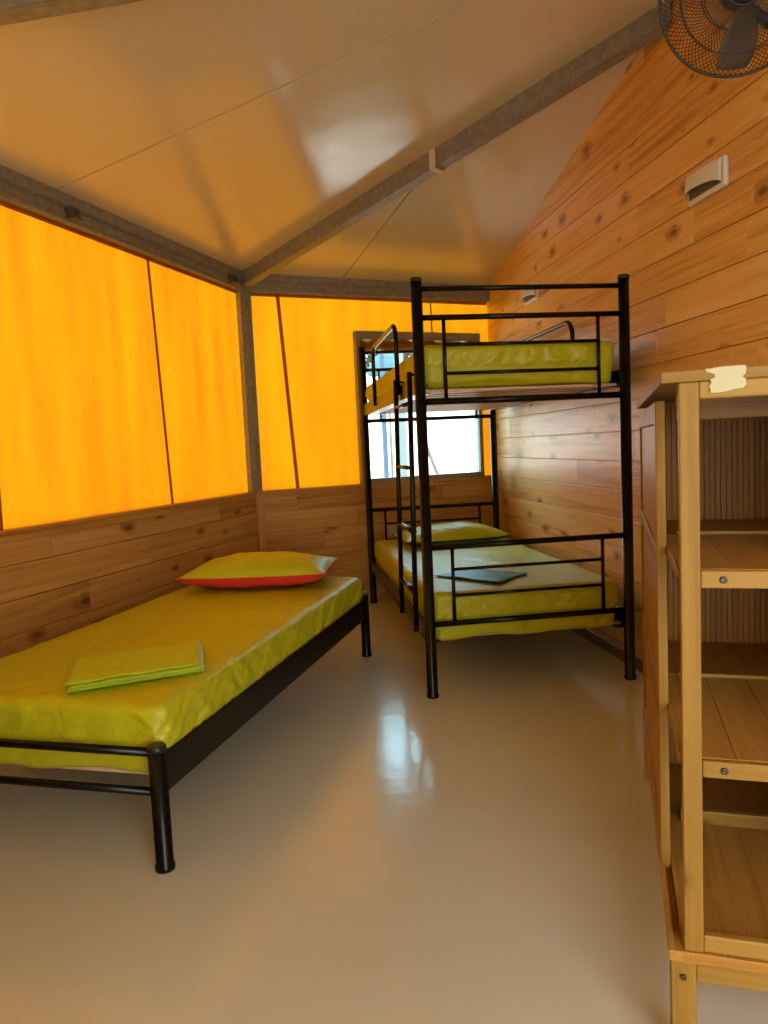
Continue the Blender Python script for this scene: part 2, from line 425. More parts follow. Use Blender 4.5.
# upper skin closes the joints from above
def skin(pts, w0, n0):
    bm.faces.new([bm.verts.new((p.x, p.y, EAVE+.062+SLOPE*(p-w0).dot(n0))) for p in pts])
skin([cPC, cP2, Q2, Q1], PC, NL); skin([cPC, Q1, cBR], PC, NB); skin([cP2, cP3, Q3, Q2], P2, N3); skin([cP3, cP4, Q3], P3, N4)
struct('ceiling', bm, M['ceiling'])

# boarded wall surfaces
def boards(bm, x0, x1, zlines, y0, th, mtx, seed, lmin=.9, lmax=2.2, gap=.0035):
    r = random.Random(seed)
    for a, b in zip(zlines, zlines[1:]):
        x = x0; first = True
        while x < x1-.01:
            L = r.uniform(lmin, lmax)
            if first: L *= r.uniform(.3, 1); first = False
            e = min(x1, x+L)
            if x1-e < .25: e = x1
            box(bm, x, e-.0012, y0, y0+th, a+gap/2, b-gap/2, mtx, bev=.0022, uvdir=0, tone=r.random())
            x = e
# right wall: local frame x along +y world
FR_ = Matrix(((0, 1, 0, WX), (1, 0, 0, 0), (0, 0, 1, 0), (0, 0, 0, 1)))
bm = bmesh.new()
zl = [.1455*k for k in range(0, 21)]
boards(bm, P4.y-.05, PBR.y+.1, zl, 0, .018, FR_, 11, 1.8, 3.6)
for w0, n0 in ((PC, NL), (PC, NB), (P2, N3), (P3, N4)):
    no = Vector((-n0.x*SLOPE, -n0.y*SLOPE, 1))
    bmesh.ops.bisect_plane(bm, geom=bm.verts[:]+bm.edges[:]+bm.faces[:], plane_co=Vector((w0.x, w0.y, EAVE+.02)), plane_no=no, clear_outer=True)
# backing sheet
pts = [(P4.y-.05, 0), (PBR.y+.1, 0), (PBR.y+.1, ceil_z(WX, PBR.y+.1)+.03), (Q1.y, ceil_z(WX, Q1.y)+.03), (Q2.y, ceil_z(WX, Q2.y)+.03), (Q3.y, ceil_z(WX, Q3.y)+.03), (P4.y-.05, 2.26)]
fa = [bm.verts.new((WX+.012, a, b)) for a, b in pts]; fb = [bm.verts.new((WX+.06, a, b)) for a, b in pts]
bm.faces.new(fa); bm.faces.new(fb[::-1])
for i in range(len(pts)): j = (i+1) % len(pts); bm.faces.new((fa[i], fa[j], fb[j], fb[i]))
struct('wall_right', bm, M['pine_wall'])
bm = bmesh.new(); box(bm, -1.2, PBR.y, -.014, .001, 0, .062, FR_, bev=.004, uvdir=0)
struct('baseboard_right', bm, M['base_trim'])

LEDGE = .876
low = [.0, .1455, .291, .4365, .582, .7275, LEDGE-.045]
def wainscot(name, mtx, x0, x1, seed, doors=()):
    bm = bmesh.new()
    boards(bm, x0, x1, low, .022, .016, mtx, seed)
    box(bm, x0, x1, .036, .07, 0, LEDGE-.05, mtx)
    return struct(name, bm, M['pine_low'])
wl = wainscot('wall_left', FL_, -.03, LEN+.03, 3)
wb = wainscot('wall_back', FB_, -.03, LENB+.06, 5)
w3 = wainscot('wall_front_left', F3_, -.03, LEN+.03, 8)
# ledges
def ledge(name, mtx, x0, x1):
    bm = bmesh.new()
    box(bm, x0, x1, -.004, .075, LEDGE-.022, LEDGE, mtx, bev=.006, uvdir=0)
    box(bm, x0, x1, .004, .03, LEDGE-.052, LEDGE-.022, mtx, bev=.003, uvdir=0)
    return struct(name, bm, M['pine_trim'])
ledge('trim_1', FL_, -.02, LEN); ledge('trim_2', FB_, 0, LENB+.0); ledge('trim_3', F3_, 0, LEN)
# timber corner stud and skirting of the wainscot
bm = bmesh.new()
box(bm, -.004, .045, .002, .03, 0, LEDGE-.05, FB_, bev=.003, uvdir=2)
box(bm, .045, LENB, .008, .024, 0, .05, FB_, bev=.003, uvdir=0)
box(bm, 0, LEN, .008, .024, 0, .05, FL_, bev=.003, uvdir=0)
struct('trim_4', bm, M['pine_trim'])

# canvas upper walls
def canvas(bm, mtx, x0, x1, z0, z1, hole=None, dx=.02, amp=.006, y=.045, seed=0.0):
    nx = int((x1-x0)/dx); nz = 30
    X = [x0+(x1-x0)*i/nx for i in range(nx+1)]; Z = [z0+(z1-z0)*i/nz for i in range(nz+1)]
    if hole:
        for h in (hole[0], hole[1]):
            k = min(range(len(X)), key=lambda i: abs(X[i]-h)); X[k] = h
        for h in (hole[2], hole[3]):
            k = min(range(len(Z)), key=lambda i: abs(Z[i]-h)); Z[k] = h
    g = {}
    for i, x in enumerate(X):
        for j, z in enumerate(Z):
            tz = (z-z0)/(z1-z0)
            a = amp*(.3+tz**2)*noise.noise(Vector((x*17+seed, z*1.6+x*3, seed))) + amp*.8*noise.noise(Vector((x*3.0, z*2.1, seed+4)))
            g[i, j] = bm.verts.new(mtx @ Vector((x, y+a, z)))
    for i in range(nx):
        for j in range(nz):
            xc = (X[i]+X[i+1])/2; zc = (Z[j]+Z[j+1])/2
            if hole and hole[0] < xc < hole[1] and hole[2] < zc < hole[3]: continue
            f = bm.faces.new((g[i, j], g[i+1, j], g[i+1, j+1], g[i, j+1])); f.smooth = True
def strip(bm, mtx, x0, x1, z0, z1, wd=.024, y=.036):
    pts = []
    for i in range(13):
        t = i/12; pts.append((x0+(x1-x0)*t, z0+(z1-z0)*t))
    prev = None
    for x, z in pts:
        a = bm.verts.new(mtx @ Vector((x-wd/2, y, z))); b = bm.verts.new(mtx @ Vector((x+wd/2, y, z)))
        if prev: bm.faces.new((prev[0], prev[1], b, a))
        prev = (a, b)
CB, CT = LEDGE-.01, 2.32
bm = bmesh.new(); canvas(bm, FL_, -.03, LEN+.03, CB, CT, seed=1.3); cl = obj('canvas_panel', bm, M['canvas'], wl)
cl['label'] = 'amber translucent canvas panel above the boards'
for xa, xb in ((LEN-1.056, LEN-.976), (LEN-2.19, LEN-2.22)):
    bm = bmesh.new(); strip(bm, FL_, xb, xa, CB, CT); obj('canvas_seam', bm, M['canvas_seam'], wl)
bm = bmesh.new(); strip(bm, FL_, LEN/2, LEN/2+.0001, 2.203, 2.235, LEN, .034); obj('canvas_hem', bm, M['canvas_seam'], wl)
WIN = (.787, 1.828, LEDGE, 1.980)
bm = bmesh.new(); canvas(bm, FB_, -.03, LENB+.06, CB, CT, hole=(WIN[0]+.02, WIN[1]-.02, -1, WIN[3]-.02), amp=.003, seed=7.7); cb = obj('canvas_panel', bm, M['canvas_y'], wb)
cb['label'] = 'amber translucent canvas panel around the window'
bm = bmesh.new(); strip(bm, FB_, .306, .23, CB, CT, .026); obj('canvas_seam', bm, M['canvas_seam'], wb)
bm = bmesh.new(); strip(bm, FB_, 1.43, 1.425, 1.98, CT, .014); obj('canvas_seam', bm, M['canvas_seam'], wb)
bm = bmesh.new(); strip(bm, FB_, LENB/2, LENB/2+.0001, 2.203, 2.235, LENB, .034); obj('canvas_hem', bm, M['canvas_seam'], wb)
bm = bmesh.new(); canvas(bm, F3_, -.03, LEN+.03, CB, CT, seed=2.3); obj('canvas_panel', bm, M['canvas_f'], w3)
# wall behind the camera with the open doorway
DO0, DO1 = .45, 1.75
bm = bmesh.new()
boards(bm, -.02, DO0, [0.0+.14*k for k in range(17)], .022, .016, F4_, 21)
boards(bm, DO1, LEN4+.02, [0.0+.14*k for k in range(17)], .022, .016, F4_, 22)
box(bm, -.02, DO0, .036, .07, 0, 2.25, F4_); box(bm, DO1, LEN4+.02, .036, .07, 0, 2.25, F4_)
box(bm, DO0, DO1, .02, .07, 2.08, 2.25, F4_, uvdir=0)
struct('wall_front', bm, M['pine_wall'])
bm = bmesh.new()
box(bm, DO0-.05, DO0, -.01, .08, 0, 2.13, F4_, bev=.004); box(bm, DO1, DO1+.05, -.01, .08, 0, 2.13, F4_, bev=.004); box(bm, DO0, DO1, -.01, .08, 2.08, 2.13, F4_, bev=.004)
struct('door_1', bm, M['pine_trim'])

# window in the back wall
bm = bmesh.new()
fw = .032
x0, x1, z0, z1 = WIN
box(bm, x0, x0+fw, -.004, .07, z0, z1, FB_, bev=.003); box(bm, x1-fw, x1, -.004, .07, z0, z1, FB_, bev=.003)
box(bm, x0, x1, -.006, .07, z1-.05, z1, FB_, bev=.003); box(bm, x0, x1, -.006, .07, z0-.002, z0+.035, FB_, bev=.003)
wn = struct('window_1', bm, M['alu'])
bm = bmesh.new(); box(bm, x0+fw, x1-fw, .03, .036, z0+.035, z1-.05, FB_); g = obj('glass_pane', bm, M['glass'], wn)
# rolled canvas flap hanging at the window head, outside the glass
bm = bmesh.new()
pp = []
NX = 40
for i in range(NX+1):
    t = i/NX; x = x0+.03+(x1-x0-.06)*t
    sag = .02*abs(math.sin(t*PI*5)) + .008*noise.noise(Vector((t*9, 0, 3)))
    pp.append(FB_ @ Vector((x, .10, z1-.075-sag)))
tube(bm, pp, [.046+.006*math.sin(i*1.3) for i in range(NX+1)], 14)
obj('rolled_flap', bm, M['canvas_seam'], wn)['label'] = 'amber canvas flap rolled up at the window head'

# ------------------------------------------------------------------ steel frame of the tent
def eave_beam(name, mtx, L, brackets=()):
    bm = bmesh.new()
    box(bm, -.0, L, -.030, .05, 2.290, 2.340, mtx, bev=.004, uvdir=0)
    box(bm, -.0, L, -.012, .05, 2.222, 2.292, mtx, bev=.004, uvdir=0)
    box(bm, -.0, L, -.020, .006, 2.243, 2.251, mtx, bev=.002, uvdir=0)
    box(bm, -.0, L, -.024, .006, 2.283, 2.290, mtx, bev=.002, uvdir=0)
    o = struct(name, bm, M['galv'])
    for bx in brackets:
        b2 = bmesh.new(); box(b2, bx-.03, bx+.03, -.050, -.01, 2.232, 2.284, mtx, bev=.003)
        box(b2, bx-.03, bx+.03, -.060, -.044, 2.232, 2.238, mtx)
        bk = obj('bracket', b2, M['bracket'], o)
        b3 = bmesh.new(); lathe(b3, [(.010, 0), (.010, .006), (.006, .009)], mtx=mtx @ Matrix.Translation((bx, -.046, 2.263)) @ Matrix.Rotation(PI/2, 4, 'X')); obj('bolt', b3, M['screw'], bk)
    return o
eave_beam('trim_5', FL_, LEN, (LEN-1.71, LEN-.22))
eave_beam('trim_6', FB_, LENB)
eave_beam('trim_7', F3_, LEN)
eave_beam('trim_8', F4_, LEN4)
def rafter(name, P, H, tend, wd=.075, dp=.095):
    side = Vector((-H.y, H.x, 0))
    n = {1: 0}
    t0 = .0
    def zz(t):
        p = P+H*t; return EAVE + SLOPE*dist_k*t
    bm = bmesh.new()
    v = []
    for t in (t0, tend):
        p = P+H*t; z = zz(t)
        for s, dz in ((-1, -dp), (1, -dp), (1, .01), (-1, .01)):
            q = p + side*(s*wd/2-.02); v.append(bm.verts.new((q.x, q.y, z+dz)))
    for a, b in ((0, 1), (1, 2), (2, 3), (3, 0)): bm.faces.new((v[a], v[b], v[b+4], v[a+4]))
    bm.faces.new(v[:4][::-1]); bm.faces.new(v[4:])
    bmesh.ops.bevel(bm, geom=bm.edges[:], offset=.004, segments=2, affect='EDGES')
    return struct(name, bm, M['galv'])
dist_k = H1.dot(NL)
rafter('trim_9', PC, H1, (WX+.03-PC.x)/H1.x)
rafter('trim_10', P2, H2, (WX+.03-P2.x)/H2.x)
rafter('trim_11', P3, H3, (WX+.03-P3.x)/H3.x)
# corner posts
def corner_post(name, P, H, d1, d2):
    bm = bmesh.new()
    ang = math.atan2(H.y, H.x)
    mt = Matrix.Translation((P.x, P.y, 0)) @ Matrix.Rotation(ang, 4, 'Z')
    # wedge post with one face flat to each wall
    c0 = P - H*.03
    a = P - d1*.075 + H*.0; b = P + H*.012; c = P + d2*.042
    a2 = a - H*.045; c2 = c - H*.045
    ring = [a, b, c, c2, P - H*.06, a2]
    lo = [bm.verts.new((p.x, p.y, LEDGE-.004)) for p in ring]; hi = [bm.verts.new((p.x, p.y, 2.30)) for p in ring]
    bm.faces.new(lo[::-1]); bm.faces.new(hi)
    for i in range(6): j = (i+1) % 6; bm.faces.new((lo[i], lo[j], hi[j], hi[i]))
    bmesh.ops.bevel(bm, geom=[e for e in bm.edges], offset=.003, segments=1, affect='EDGES')
    return struct(name, bm, M['galv'])
corner_post('trim_12', PC, H1, DL, DB)
corner_post('trim_13', P2, H2, D3, DL)
corner_post('trim_14', P3, H3, D4, D3)
# cream strap round the hip rafter
t = thing('cable_strap', 'cream strap wrapped around the sloping steel rafter below the ceiling', 'strap')
tt = 1.66
pq = PC + H1*tt; zq = EAVE + SLOPE*dist_k*tt
side = Vector((-H1.y, H1.x, 0)); 
mt = Matrix(((H1.x, side.x, 0, pq.x), (H1.y, side.y, 0, pq.y), (0, 0, 1, zq), (0, 0, 0, 1)))
bm = bmesh.new()
box(bm, -.018, .018, .018, .022, -.102, -.004, mt, bev=.001); box(bm, -.018, .018, -.062, -.058, -.102, -.004, mt, bev=.001)
box(bm, -.018, .018, -.062, .022, -.104, -.098, mt, bev=.001)
obj('band', bm, M['strap'], t)
bm = bmesh.new(); box(bm, -.009, .009, -.074, -.060, -.11, -.09, mt, bev=.002); obj('buckle', bm, M['strap'], t)

# ------------------------------------------------------------------ beds
def post(parent, x, y, h, r=.0245, foot=True):
    bm = bmesh.new()
    lathe(bm, [(r*1.12, 0), (r*1.16, .006), (r*1.12, .016), (r, .020), (r, h-.016)], (x, y, 0), 24)
    o = obj('post', bm, M['black'], parent)
    bm = bmesh.new(); lathe(bm, [(r*1.06, h-.018), (r*1.10, h-.012), (r*1.08, h-.004), (r*.9, h)], (x, y, 0), 24)
    obj('end_cap', bm, M['black2'], o)
    return o
def bar(name, parent, pts, r, seg=12, sx=1.0, mat='black'):
    bm = bmesh.new(); tube(bm, pts, r, seg, True, sx); return obj(name, bm, M[mat], parent)

BW, BL, BH = 0.95, 2.135, 1.864
bunk = thing('bunk_bed', 'tall black metal bunk bed standing against the pine boarded wall', 'bed')
for x in (0, BW):
    for y in (0, BL): post(bunk, x, y, BH)
for y in (0, BL):
    s = 1 if y == 0 else -1
    bar('end_rail', bunk, [(0, y, 1.817), (BW, y, 1.817)], .0115)
    bar('end_rail', bunk, [(0, y, 1.6935), (BW, y, 1.6935)], .0125)
    bar('end_rail', bunk, [(0, y, 1.330), (BW, y, 1.330)], .0145)
    bar('end_rail', bunk, [(0, y, .684), (BW, y, .684)], .0135)
    bar('end_rail', bunk, [(0, y, .3335), (BW, y, .3335)], .0135)
    for x in (.115, .825):
        bar('spindle', bunk, [(x, y, 1.6935), (x, y, 1.330)], .0085)
        bar('spindle', bunk, [(x, y, .684), (x, y, .3335)], .0085)
    for z in (1.576, 1.452, .579, .460):
        bar('cross_rail', bunk, [(.115, y, z), (.825, y, z)], .0078)
for x, s in ((0, 1), (BW, -1)):
    for z0, z1 in ((1.367, 1.447), (.242, .322)):
        bm = bmesh.new()
        box(bm, x-.012, x+.012, .02, BL-.02, z0, z1, None, bev=.004)
        box(bm, min(x, x+s*.05), max(x, x+s*.05), .03, BL-.03, z0, z0+.006, None, bev=.001)
        obj('side_rail', bm, M['black'], bunk)
for z0 in (1.374, .249):
    for k in range(14):
        y = .09 + k*(BL-.18)/13
        bm = bmesh.new(); box(bm, .013, BW-.013, y-.032, y+.032, z0, z0+.014, None, bev=.003, uvdir=0); obj('slat', bm, M['bed_slat'], bunk)
# ladder hooked on the upper side rail
lad = bpy.data.objects.new('ladder', None); C.objects.link(lad); lad.parent = bunk
def lx(z): return -.028 - .018*(1.472-z)/1.17
for y in (.10, .50):
    bar('ladder_rail', lad, [(lx(1.472), y, 1.472), (lx(.285), y, .285)], .0125)
    bar('hook', lad, [(lx(1.45), y, 1.455), (-.005, y+.0, 1.462), (.02, y, 1.457), (.022, y, 1.43)], .006, 8)
for z in (1.335, 1.04, .748, .464):
    bar('rung', lad, [(lx(z), .10, z), (lx(z), .50, z)], .0095, 12, 1.6)
# curved guard rails
def guard(x, y0, y1, zt, zb, rb=.085):
    pts = [(x, y0, zb)]
    for k in range(0, 9):
        a = PI/2*k/8; pts.append((x, y0+rb-rb*math.cos(a), zt-rb+rb*math.sin(a)))
    for k in range(0, 9):
        a = PI/2*k/8; pts.append((x, y1-rb+rb*math.sin(a), zt-rb+rb*math.cos(a)))
    pts.append((x, y1, zb))
    bar('guard_rail', bunk, pts, .0125)
guard(-.014, .52, 1.43, 1.755, 1.40); guard(BW+.0, .60, 1.50, 1.765, 1.40)

# single bed: local frame origin at near-right post, x = -left, y = along
SB = Vector((-1.0099, -1.1896, 0)); SA = .3877
SW, SL = .895, 2.1042
single = thing('single_bed', 'low black metal single bed standing along the left canvas wall', 'bed', SB, -SA)
for x in (0, -SW):
    for y in (0, SL): post(single, x, y, .358 if x == 0 or y == SL else .358, .0245)
for y in (0, SL):
    bar('end_rail', single, [(0, y, .335), (-SW, y, .335)], .0125)
    bar('end_rail', single, [(0, y, .222), (-SW, y, .222)], .0115)
for x, s in ((0, -1), (-SW, 1)):
    bm = bmesh.new()
    box(bm, x-.011, x+.011, .02, SL-.02, .212, .325, None, bev=.004)
    box(bm, min(x, x+s*.05), max(x, x+s*.05), .03, SL-.03, .212, .218, None, bev=.001)
    obj('side_rail', bm, M['black'], single)
for k in range(14):
    y = .09 + k*(SL-.18)/13
    bm = bmesh.new(); box(bm, -SW+.013, -.013, y-.032, y+.032, .240, .253, None, bev=.003, uvdir=0); obj('slat', bm, M['bed_slat'], single)
bar('centre_leg', single, [(-SW/2, SL/2, 0), (-SW/2, SL/2, .218)], .014)

# mattresses under fitted sheets
def mattress(name, label, x0, x1, y0, y1, z0, z1, loc=(0, 0, 0), rot=0, seed=0.0, r=.028, hang=.02, step=.012, taper=.012, sag=0.006, lift=.022):
    bm = bmesh.new()
    Lx, Ly, Lz = x1-x0, y1-y0, z1-z0
    nx, ny, nz = int(Lx/step), int(Ly/step), max(8, int(Lz/.010))
    cen = Vector(((x0+x1)/2, (y0+y1)/2, (z0+z1)/2)); hs = Vector((Lx/2, Ly/2, Lz/2))
    cache = {}
    def vert(u, v, w_):
        k = (round(u, 5), round(v, 5), round(w_, 5))
        if k in cache: return cache[k]
        p = Vector((u*hs.x, v*hs.y, w_*hs.z))
        rc = r*1.0
        inner = Vector((max(-hs.x+rc*1.6, min(hs.x-rc*1.6, p.x)), max(-hs.y+rc*1.6, min(hs.y-rc*1.6, p.y)), max(-hs.z+rc, min(hs.z-rc, p.z))))
        d = p-inner
        if d.length > 1e-6:
            # ellipsoidal corner
            e = Vector((d.x/(rc*1.6), d.y/(rc*1.6), d.z/rc))
            m = max(abs(e.x), abs(e.y), abs(e.z))
            if e.length > 0: e = e/e.length*m
            q = inner + Vector((e.x*rc*1.6, e.y*rc*1.6, e.z*rc))
        else: q = p
        nrm = (q-inner).normalized() if d.length > 1e-6 else Vector((0, 0, w_))
        side_ = 1-abs(nrm.z)
        # gathers on the skirts, softer creases on top
        s = q.x*1.0 + q.y*1.0
        edge = min(1, max(0, (hs.z-q.z)/(2*hs.z)))
        lean = .9*math.sin(s*2.3+seed)
        g1 = noise.noise(Vector(((s+q.z*lean)*16, seed, q.z*3)))
        g2 = noise.noise(Vector(((s-q.z*1.3)*34, seed+9, q.z*4)))
        g3 = 1-min(1, abs(noise.noise(Vector(((s+q.z*lean*1.6)*9, seed+20, q.z*2))))*7)
        disp = side_*(.012*g1*(.4+edge) + .009*g2*(.4+edge) + .006*g3)
        top = max(0, nrm.z)
        c1 = 1-min(1, abs(noise.noise(Vector((q.x*3.1+q.y*1.1+seed, q.y*1.5-q.x*.6, seed+30))))*9)
        c2 = 1-min(1, abs(noise.noise(Vector((q.x*5-q.y*2.4, q.y*3.2+q.x, seed+40))))*12)
        disp += top*(.0042*c1**2 + .0026*c2**2 + .0045*noise.noise(Vector((q.x*5, q.y*2.2, seed))) + .0018*noise.noise(Vector((q.x*11+q.y*7, q.y*3, seed+3))))
        if side_ > .3 and edge > .5: disp = min(disp, -.002)
        q = q + nrm*disp
        if top > 0: q.z -= sag*(1-min(1, (q.x/hs.x)**2))*(1-(q.y/hs.y)**2)
        if q.z < 0:
            k2 = -q.z/hs.z
            q.x -= math.copysign(taper*k2, q.x)*abs(q.x/hs.x); q.y -= math.copysign(taper*k2, q.y)*abs(q.y/hs.y)
        if side_ > .3 and q.z < -.5*hs.z:
            q.z += hang*(-q.z/hs.z-.5)*2*noise.noise(Vector((s*4.5, seed+5, 0)))
        if w_ == -1 and abs(q.x) < hs.x-.03 and abs(q.y) < hs.y-.03: q.z = -hs.z+lift
        vv = bm.verts.new(cen+q); cache[k] = vv; return vv
    def grid(n1, n2, fn):
        for i in range(n1):
            for j in range(n2):
                a0, a1, b0, b1 = -1+2*i/n1, -1+2*(i+1)/n1, -1+2*j/n2, -1+2*(j+1)/n2
                f = bm.faces.new((fn(a0, b0), fn(a1, b0), fn(a1, b1), fn(a0, b1))); f.smooth = True
    grid(nx, ny, lambda a, b: vert(a, b, 1)); grid(nx, ny, lambda a, b: vert(a, b, -1))
    grid(nx, nz, lambda a, b: vert(a, 1, b)); grid(nx, nz, lambda a, b: vert(a, -1, b))
    grid(ny, nz, lambda a, b: vert(1, a, b)); grid(ny, nz, lambda a, b: vert(-1, a, b))
    o = obj(name, bm, M['sheet']); o.location = loc; o.rotation_euler = (0, 0, rot)
    return tag(o, label, 'mattress')
mattress('mattress', 'thick mattress in a lime fitted sheet on the low single bed', -SW+.004, .008, .030, 2.070, .236, .456, SB, -SA, 1.7, hang=.014, lift=.021)
mattress('mattress', 'lime sheeted mattress on the lower bunk with folded cloth on it', .016, .915, .018, 2.105, .240, .470, (0, 0, 0), 0, 5.1, hang=.026, lift=.026)
mattress('mattress', 'lime sheeted mattress on the upper bunk above the ladder', .016, .925, .018, 2.110, 1.390, 1.582, (0, 0, 0), 0, 8.4, hang=.03, lift=.004)

# pillows
def pillow(label, cx, cy, z, ang, L, W, hgt, mats, tilt=0.0, seed=0.0, under_h=.35):
    root = thing('pillow', label, 'pillow', (cx, cy, z), ang)
    n = 44
    def surf(sign, h, name, mat):
        bm = bmesh.new(); g = {}
        for i in range(n+1):
            for j in range(n+1):
                u, v = -1+2*i/n, -1+2*j/n
                pin = 1-.085*(1-abs(u)**2)*0
                pe = .55 if sign > 0 else .36
                bulge = (max(0, 1-abs(u)**2.6))**pe*(max(0, 1-abs(v)**2.6))**pe
                # edges draw in between the pointed corners
                x = u*L/2*(1-.05*(1-v*v)); y = v*W/2*(1-.07*(1-u*u))
                zz = sign*h*bulge
                zz += .010*bulge*noise.noise(Vector((u*2.2+seed, v*2.5, seed))) + .006*min(1, bulge*2)*noise.noise(Vector((u*6+v*3+seed, v*5, seed+2)))
                zz += (abs(u*v)**3)*.012 + hgt*under_h
                if sign < 0: zz = max(zz, .0015)
                else: zz = max(zz, .004)
                p = Vector((x, y, zz)); p.z += tilt*(u*.5+.5)*0 + tilt*(v*.5+.5)
                g[i, j] = bm.verts.new(p)
        for i in range(n):
            for j in range(n):
                f = bm.faces.new((g[i, j], g[i+1, j], g[i+1, j+1], g[i, j+1])); f.smooth = True
        bmesh.ops.recalc_face_normals(bm, faces=bm.faces)
        return obj(name, bm, mat, root)
    surf(1, hgt*(1-under_h), 'pillow_top', M[mats[0]])
    lo = surf(-1, hgt*under_h*1.05, 'pillow_underside', M[mats[1]])
    bm = bmesh.new(); pts = []
    for k in range(160):
        t_ = k/160*4; s_ = int(t_); q = -1+2*(t_-s_)
        u, v = ((q, -1), (1, q), (-q, 1), (-1, -q))[s_]
        x = u*L/2*(1-.05*(1-v*v)); y = v*W/2*(1-.07*(1-u*u))
        pts.append((x, y, (abs(u*v)**3)*.012+hgt*under_h + tilt*(v*.5+.5)))
    tube(bm, pts, .0035, 8, False, closed=True); obj('piping', bm, M[mats[1]], root)
    return root, lo
def sb(left, along, z=0):
    d = Vector((math.sin(SA), math.cos(SA), 0)); q = Vector((-d.y, d.x, 0))
    return SB + q*left + d*along + Vector((0, 0, z))
p = sb(.465, 1.815, .459)
r_, lo = pillow('plump lime pillow with a red underside on the low single bed', p.x, p.y, p.z, -.20, .74, .50, .155, ('pillow_green', 'pillow_red'), seed=2.0, under_h=.46)
lo['label'] = 'red pillow underside'
r_, lo = pillow('lime pillow with a dark underside on the lower bunk', .50, 1.72, .471, .05, .72, .46, .125, ('pillow_green', 'sheet_dark'), seed=6.0, under_h=.30)
lo['label'] = 'dark green pillow underside'

# folded linen
def folded(label, corners, z, layers, th, mat, seed, spread=.006, name='folded_sheet'):
    """corners: four world points (counter-clockwise) of the bottom layer"""
    c0 = sum((Vector(c) for c in corners), Vector())/4
    bm = bmesh.new(); n = 24
    for k in range(layers):
        g = {}
        rr = random.Random(seed*10+k)
        off = Vector((rr.uniform(-1, 1)*spread, rr.uniform(-1, 1)*spread, 0))
        for side_ in (0, 1):
            for i in range(n+1):
                for j in range(n+1):
                    u, v = i/n, j/n
                    p = (Vector(corners[0])*(1-u)*(1-v) + Vector(corners[1])*u*(1-v) + Vector(corners[2])*u*v + Vector(corners[3])*(1-u)*v)
                    e = min(u, 1-u, v, 1-v)*n
                    rd = math.sqrt(max(0, 1-(1-min(1, e/1.6))**2))
                    z_ = k*th + th/2 + (1 if side_ else -1)*th/2*(.12+.86*rd)
                    z_ += .0035*(k/ max(1, layers-1))*noise.noise(Vector((u*4, v*3, seed))) + .0012*noise.noise(Vector((u*9, v*9, seed+k)))
                    wob = .004*noise.noise(Vector((u*5+seed, v*5, k*3.1)))
                    g[side_, i, j] = bm.verts.new(Vector((p.x-c0.x+off.x+wob, p.y-c0.y+off.y+wob, z_)))
        for i in range(n):
            for j in range(n):
                for s_ in (0, 1):
                    q = (g[s_, i, j], g[s_, i+1, j], g[s_, i+1, j+1], g[s_, i, j+1])
                    f = bm.faces.new(q if s_ else q[::-1]); f.smooth = True
        for i in range(n):
            for (a, b) in (((i, 0), (i+1, 0)), ((n, i), (n, i+1)), ((i+1, n), (i, n)), ((0, i+1), (0, i))):
                f = bm.faces.new((g[0, a[0], a[1]], g[0, b[0], b[1]], g[1, b[0], b[1]], g[1, a[0], a[1]])); f.smooth = True
    o = obj(name, bm, M[mat]); o.location = (c0.x, c0.y, z)
    return tag(o, label, 'folded sheet')
folded('lime sheet folded into a flat square on the single bed', [sb(.335, .08), sb(.02, .33), sb(.17, .60), sb(.50, .345)], .457, 4, .0082, 'sheet2', 4, spread=.010)
folded('dark green cloth folded flat on the lower bunk mattress', [(.12, .43, 0), (.37, .12, 0), (.58, .33, 0), (.36, .54, 0)], .468, 2, .008, 'sheet_dark', 9)

# ------------------------------------------------------------------ bamboo cabinet with sliding door
TA = .4351
TO = Vector((.0101, -2.0673, 0))
cab = thing('bamboo_cabinet', 'tall open bamboo cabinet with sliding door at the right edge', 'cabinet', TO, -TA)
CW, CD = .42, 1.235
def cb_(name, x0, x1, y0, y1, z0, z1, mat='bamboo', uvdir=None, bev=.003, parent=cab):
    bm = bmesh.new(); box(bm, x0, x1, y0, y1, z0, z1, None, bev=bev, uvdir=uvdir); return obj(name, bm, M[mat], parent)
cb_('top_panel', -.002, CW, 0, CD, 1.229, 1.249, uvdir=1)
# base board with the groove the door slides in
bm = bmesh.new()
box(bm, 0, .011, 0, CD, .206, .226, None, bev=.001, uvdir=1)
box(bm, .011, .024, 0, .05, .206, .226, None, bev=.0008, uvdir=1)
box(bm, .011, .024, .05, CD, .206, .212, None, bev=.0005, uvdir=1)
box(bm, .024, CW, 0, CD, .206, .226, None, bev=.001, uvdir=1)
obj('base_panel', bm, M['bamboo_dark'], cab)
for x in (.003, CW-.045):
    for y in (0.002, CD-.044):
        l_ = cb_('leg', x, x+.042, y, y+.042, 0, .206)
        if y < .1:
            bm = bmesh.new(); lathe(bm, [(.0055, 0), (.0055, .003)], mtx=Matrix.Translation((x+.02, .0005, .178)) @ Matrix.Rotation(PI/2, 4, 'X'), seg=12); obj('screw', bm, M['hole'], l_)
cb_('apron', .045, CW-.045, .006, .022, .168, .206, uvdir=0)
cb_('apron', .045, CW-.045, CD-.022, CD-.006, .168, .206, uvdir=0)
for x in (.026, CW-.058):
    for y in ((0.003, CD-.035) if x < .1 else (0.003, .47, CD-.035)):
        cb_('post', x, x+.032, y, y+.028, .226, 1.229, uvdir=2)
cb_('top_rail', .058, CW-.058, .004, .020, 1.200, 1.229, uvdir=0)
cb_('top_rail', .058, CW-.058, .474, .492, 1.172, 1.229, uvdir=0, mat='bamboo_dark')
cb_('bottom_rail', .058, CW-.058, .006, .022, .226, .258, uvdir=0)
cb_('bottom_rail', .058, CW-.058, .474, .492, .226, .258, uvdir=0)
